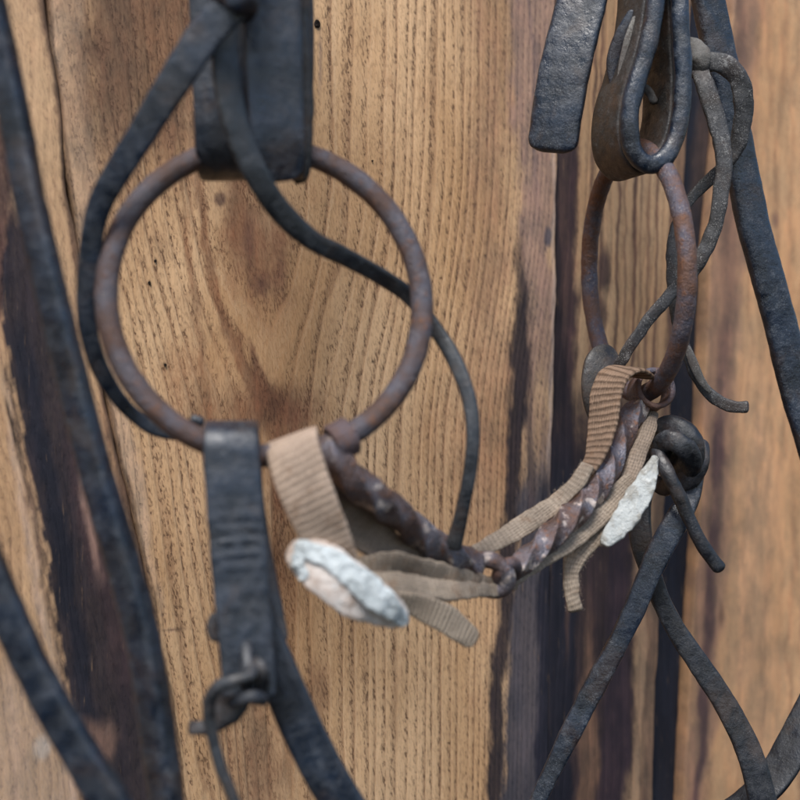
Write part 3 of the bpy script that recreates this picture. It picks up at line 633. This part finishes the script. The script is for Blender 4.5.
part('lace_end', [(696, 58, 480, 18, 2.8, 21), (703, 80, 474, 18, 3.1, -14), (710, 100, 472, 19, 3.1, -5), (718, 126, 471, 19, 3.1, -21), (723, 150, 470, 17, 2.9, -14), (724, 170, 470, 16, 2.8, 3), (721, 192, 470, 16, 2.8, -2), (716, 222, 470, 15, 2.5, 3), (705, 250, 471, 15, 2.4, 10), (690, 275, 473, 14, 2.2, -20), (672, 293, 474, 13, 2.1, 8), (650, 318, 475, 13, 2.1, -21), (632, 344, 476, 12, 2.1, -19), (622, 360, 478, 12, 2.1, 9), (612, 378, 484, 11, 2.1, -7)], M['dusty'], T_, e=3.2, amp=.0004, fr=230, ncs=18, seed=8)
part('split_underside', [(687, 346, 477, 6, 1.0, 22), (693, 362, 476, 9, 1.0, 12), (701, 380, 475.5, 8, 1.2), (711, 393, 475.5, 4, 1)], M['grey'], T_, e=2.6, r0=.8, r1=.8)
part('knot', [(676, 48, 482, 16, 2.8, 1), (690, 46, 478, 20, 3.5, -7), (700, 58, 474, 22, 3.5, -1), (696, 72, 477, 18, 3.1, 13)], M['grey'], T_, e=2.4, amp=.0007, fr=300)
# ------------------------------------------------------------ black knotted lace and crossed straps
T_ = thing('knotted_lace', 'black leather lace tied in a fat knot below the right ring, short tail', 'lace', P(675, 445, 478))
part('knot', [(658, 448, 486, 22, 6.5), (662, 430, 478, 24, 7), (676, 429, 472, 26, 7.5), (689, 441, 470, 28, 8), (691, 458, 472, 26, 8), (682, 469, 477, 22, 7), (670, 464, 482, 20, 6), (660, 450, 474, 20, 6), (668, 440, 468, 22, 5.5), (682, 446, 465, 22, 5), (692, 460, 468, 20, 5), (690, 476, 474, 14, 4.5)], M['black'], T_, e=2.6, amp=.0004, fr=160, ncs=20, step=.0008)
part('knot_core', [(666, 442, 482, 26, 9), (676, 450, 479, 34, 10), (686, 458, 479, 30, 9)], M['black'], T_, e=2.4, amp=.0006, fr=180, r0=.8, r1=.8)
part('knot_wrap', [(698, 440, 478, 22, 6), (699, 460, 474, 22, 6), (690, 476, 474, 24, 6), (674, 482, 479, 20, 6), (663, 488, 484, 16, 5), (655, 478, 487, 16, 5)], M['black'], T_, e=2.6, amp=.0004, fr=160, ncs=20)
part('tail', [(655, 446, 474, 14, 4.4), (661, 460, 469, 15, 4.6), (669, 476, 466, 15, 4.6), (678, 494, 466, 15, 4.4), (691, 523, 467, 14, 4.2), (705, 549, 468, 14, 4.2), (722, 571, 469, 14, 4.2)], M['black'], T_, e=2.3, r1=.5, amp=.0003, ncs=18)
T_ = thing('leather_strap', 'narrow black strap running from the fat knot to the lower left, crossing in front', 'leather strap', P(646, 582, 474))
part('strap', [(699, 455, 480, 16, 3), (695, 478, 477, 18, 3, 10), (688, 500, 476, 22, 3.2, 8), (676, 522, 474, 25, 3.4, 0), (660, 550, 474, 25, 3.4, -4), (646, 582, 474, 22, 3.6, -6), (633, 612, 474, 22, 3.6, -8), (614, 650, 474, 21, 3.6, -10), (592, 692, 474, 22, 3.4, -6), (566, 742, 474, 20, 3.4, -4), (540, 797, 474, 17, 3.4, 0), (505, 880, 474, 17, 3.4)], M['blue_r'], T_, e=4, amp=.0003)
T_ = thing('leather_strap', 'narrow black strap crossing behind its twin and curving to the lower right', 'leather strap', P(659, 590, 482))
part('strap', [(664, 440, 488, 18, 3.4), (650, 470, 488, 20, 3.4), (640, 500, 486, 23, 3.4, 10), (641, 537, 484, 23, 3.4, 10), (650, 570, 484, 21, 3.6, 8), (661, 600, 484, 19, 3.6, 6), (677, 631, 484, 20, 3.6, 4), (699, 664, 483, 22, 3.6, 0), (724, 702, 482, 23, 3.4, -4), (745, 742, 481, 25, 3.4, -8), (757, 777, 480, 27, 3.4, -8), (765, 820, 480, 29, 3.4, -8), (768, 900, 480, 30, 3.4, -8)], M['black'], T_, e=4, amp=.0002)
T_ = thing('leather_rein', 'dark leather rein curving through the bottom right corner', 'rein', P(780, 760, 500))
part('strap', [(900, 560, 505, 36, 3.2, 20), (850, 640, 503, 36, 3.2, 20), (818, 700, 501, 37, 3.2, 20), (794, 744, 499, 36, 3.2, 22), (770, 782, 498, 34, 3.2, 24), (735, 812, 497, 32, 3.2, 24), (690, 835, 496, 32, 3.2, 24)], M['black'], T_, e=4, amp=.0002)
# ------------------------------------------------------------ webbing
def fuzz(mb, pts, n, L, seed, spread=1.0):      # loose fibres standing off the cloth
    random.seed(seed)
    for _ in range(n):
        i = random.randrange(len(pts)-1); t = random.random(); a, b = pts[i], pts[i+1]
        q = [a[k]*(1-t)+b[k]*t for k in range(5)]
        T = (P(*b[:3])-P(*a[:3])).normalized(); c = P(*q[:3]); N = (CAM-c).normalized(); Sd = T.cross(N)
        s = random.choice((-1, 1)); w = q[3]*q[2]/F*.001
        p0 = c + Sd*s*w*.48 + N*random.uniform(-.4, .4)*.001*q[4]
        d = (Sd*s*random.uniform(.3, 1) + T*random.uniform(-1, 1) + N*random.uniform(-.5, .8)).normalized()*L*random.uniform(.4, 1)
        k = Vector([random.uniform(-1, 1) for _ in range(3)])*L*.3
        sweep(mb, [(p0, 8e-5, 8e-5, 0), (p0+d*.5+k, 7e-5, 7e-5, 0), (p0+d, 5e-5, 5e-5, 0)], mm=True, e=2, ncs=4, amp=0, step=.0006)
def web(name, pts, mat, parent, fz=0, fl=.0016, sd=1, **k):
    mb = sweep(MB(), pts, **k)
    if fz: fuzz(mb, pts, fz, fl, sd)
    return mb.build(name, mat, parent)
T_ = thing('webbing_wrap', 'tan cloth webbing round the left end of the bit with crumpled white tape', 'cloth strap', P(310, 490, 365))
web('front_band', [(304, 500, 386, 48, 1.6), (299, 465, 384, 50, 1.6), (295, 444, 380, 52, 1.7), (292, 437, 373, 54, 1.7), (292, 443, 366, 56, 1.7), (295, 458, 363, 57, 1.7), (304, 486, 362, 56, 1.7), (315, 513, 363, 54, 1.7), (328, 542, 366, 50, 1.7), (338, 564, 369, 44, 1.7)], M['web'], T_, 60, .0010, 2, side=tuple(RT+UP*.36+FWD*-.25), e=5, amp=.00025, fr=120)
web('back_band', [(326, 444, 384, 30, 1.6), (338, 482, 385, 44, 1.6, -12), (358, 518, 388, 46, 1.6, -16), (386, 546, 394, 38, 1.6, -20), (420, 562, 401, 26, 1.6, -26), (452, 572, 408, 24, 1.6, -20), (480, 582, 414, 18, 1.6, 0)], M['webd'], T_, 30, .0012, 3, e=4, amp=.0006, fr=150)
web('lower_band', [(348, 570, 387, 16, 1.6, 0), (370, 566, 387, 24, 1.6, 20), (395, 563, 391, 26, 1.6, 30), (425, 570, 399, 24, 1.8, 24), (455, 577, 407, 20, 1.8, 10), (482, 582, 416, 15, 1.6, 0), (505, 584, 426, 11, 1.6, 0)], M['webg'], T_, 60, .0014, 4, e=3, amp=.0007, fr=230)
web('lower_band', [(360, 585, 384, 18, 1.6, 0), (388, 582, 387, 24, 1.8, -18), (418, 586, 395, 24, 1.8, -26), (448, 590, 403, 21, 1.8, -20), (476, 590, 412, 16, 1.7, -6), (503, 589, 423, 12, 1.6, 0), (516, 583, 430, 11, 1.6, 0)], M['webg'], T_, 90, .0015, 14, e=3, amp=.0007, fr=230)
web('loose_tail', [(378, 590, 387, 14, 1.6, 20), (398, 599, 388, 18, 1.6, 24), (418, 606, 391, 25, 1.6, 14), (440, 616, 394, 29, 1.6, 0), (458, 628, 397, 27, 1.6, -10), (476, 642, 400, 20, 1.6, -10)], M['webr2'], T_, 70, .0011, 5, e=4, r1=.9, amp=.0004, fr=220)
# crumpled tape
def patch(name, pts, mat, parent, amp, seed, fr=140):
    return sweep(MB(), pts, e=3, ncs=56, step=.0004, r0=.85, r1=.9, amp=amp, fr=fr*1.5, seed=seed, ridged=1).build(name, mat, parent)
pw = patch('tape_end', [(290, 546, 368, 26, 2.5), (306, 556, 365, 42, 2.4, 0), (330, 573, 363, 52, 2.4, 0), (356, 592, 364, 52, 2.4, 0), (384, 608, 369, 38, 2.4, 0), (406, 622, 373, 16, 2.5, 0)], M['pink'], T_, .0005, 3)
patch('tape_fold', [(294, 546, 365, 14, 2), (314, 552, 362.5, 18, 1.8), (334, 561, 361.8, 22, 1.8), (354, 576, 362, 26, 1.8), (374, 594, 362.5, 28, 1.8), (390, 608, 365, 22, 2.4), (405, 624, 371, 10, 2)], M['white'], pw, .0006, 9, 190)
patch('tape_fold', [(297, 552, 364, 12, 3), (299, 566, 363, 14, 3), (306, 580, 363, 8, 2.4)], M['white'], pw, .0010, 5, 190)
T_ = thing('webbing_wrap', 'brown ribbed webbing round the right end of the bit with a frayed tail', 'cloth strap', P(600, 420, 458))
sd = (RT*-.78 + FWD*.60 + UP*.12).normalized(); nb = []
for x, y, d, w_ in [(656, 379, 470, 11), (650, 373, 466, 11.5), (641, 371, 462.5, 12), (629, 378, 460, 12), (622, 396, 458, 12), (618, 420, 456, 11.2), (612, 443, 453.5, 9.5), (603, 461, 451.5, 7), (592, 474, 449.5, 5.5)]:
    nb.append((P(x, y, d) + sd*w_*.0005, w_*.001, .0019, 0))
part('ribbed_band', nb, M['webr'], T_, mm=True, side=tuple(sd), e=4.5, amp=.0003, fr=180)
web('frayed_band', [(588, 464, 450.5, 14, 2.2, 8), (581, 477, 448, 15, 2.5, 8), (571, 489, 446.5, 16, 2.5, 8), (553, 505, 444, 18, 2.3, 4), (530, 521, 440, 21, 2.1, 0), (505, 537, 434, 19, 1.8, 0), (480, 550, 429, 15, 1.6, 0), (458, 560, 424, 10, 1.5, 0)], M['webg'], T_, 150, .0016, 17, e=3, amp=.0004, fr=260)
web('inner_band', [(654, 412, 480, 10, 2, 0), (649, 428, 474, 15, 2.4, 0), (640, 450, 468, 17, 2.6, 0), (632, 472, 464, 17, 2.6, 0), (622, 490, 460, 17, 2.4, 0)], M['webd'], T_, 80, .0015, 8, e=3, amp=.0004, fr=250)
web('lower_band', [(634, 478, 462, 16, 2.2, 0), (618, 494, 457, 22, 2.2, 0), (594, 519, 450, 24, 2.2, 0), (570, 540, 443, 22, 2.2, 0), (546, 556, 437, 19, 2.1, 0), (522, 573, 431, 16, 2, 0), (500, 587, 426, 14, 1.8, 0)], M['webg'], T_, 110, .0016, 9, e=3.5, amp=.0004, fr=220)
web('frayed_tail', [(606, 522, 452, 16, 2, 0), (590, 537, 450, 26, 2.2, 0), (577, 553, 448, 24, 2.2, 0), (571, 572, 447, 17, 2.2, 0), (572, 592, 446, 15, 2.2, 0), (576, 612, 446, 15, 2.4, 0)], M['webg'], T_, 120, .0016, 10, e=3, r1=.3, amp=.0005, fr=300)
patch('tape_end', [(656, 456, 456, 6, 2.4), (650, 472, 453, 16, 2.4), (639, 495, 450, 25, 2.6), (625, 518, 447, 25, 2.6), (611, 536, 445, 18, 2.4), (601, 544, 444, 10, 2.4)], M['silver'], T_, .0004, 4, 200)
T_ = thing('leather_washer', 'dark brown leather piece held between the narrow right ring and the ribbed webbing', 'leather piece', P(602, 378, 484))
part('washer', [(616, 354, 488, 20, 3), (604, 362, 482, 36, 3.2, -10), (598, 380, 480, 34, 3.2, -14), (597, 402, 480, 28, 3.2, -10), (600, 420, 482, 20, 3)], M['brownl'], T_, e=3, r0=.9, r1=.7)
# ------------------------------------------------------------ camera, light
cd = bpy.data.cameras.new('camera'); co = bpy.data.objects.new('camera', cd); col.objects.link(co)
cd.lens = 60; cd.sensor_width = 36; cd.clip_start = .01; cd.clip_end = 100
co.matrix_world = Matrix(((RT.x, UP.x, -FWD.x, CAM.x), (RT.y, UP.y, -FWD.y, CAM.y), (RT.z, UP.z, -FWD.z, CAM.z), (0, 0, 0, 1)))
cd.dof.use_dof = True; cd.dof.focus_distance = .485; cd.dof.aperture_fstop = 9.0
S.camera = co
w = bpy.data.worlds.new('World'); S.world = w; w.use_nodes = True
sky = w.node_tree.nodes.new('ShaderNodeTexSky'); sky.sky_type = 'NISHITA'; sky.sun_disc = False
EL, RO = math.radians(55), math.radians(222)
sky.sun_elevation = EL; sky.sun_rotation = RO
bg = w.node_tree.nodes['Background']; w.node_tree.links.new(sky.outputs[0], bg.inputs[0]); bg.inputs[1].default_value = .06
ld = bpy.data.lights.new('sun', 'SUN'); ld.energy = 1.5; ld.angle = math.radians(22); ld.color = (1, .96, .90)
lo = bpy.data.objects.new('sun', ld); col.objects.link(lo)
dv = Vector((math.sin(RO)*math.cos(EL), math.cos(RO)*math.cos(EL), math.sin(EL)))
lo.location = CAM + dv; lo.rotation_euler = dv.to_track_quat('Z', 'Y').to_euler()
S.view_settings.view_transform = 'Standard'; S.view_settings.look = 'None'; S.view_settings.gamma = 1; S.view_settings.exposure = 1.5
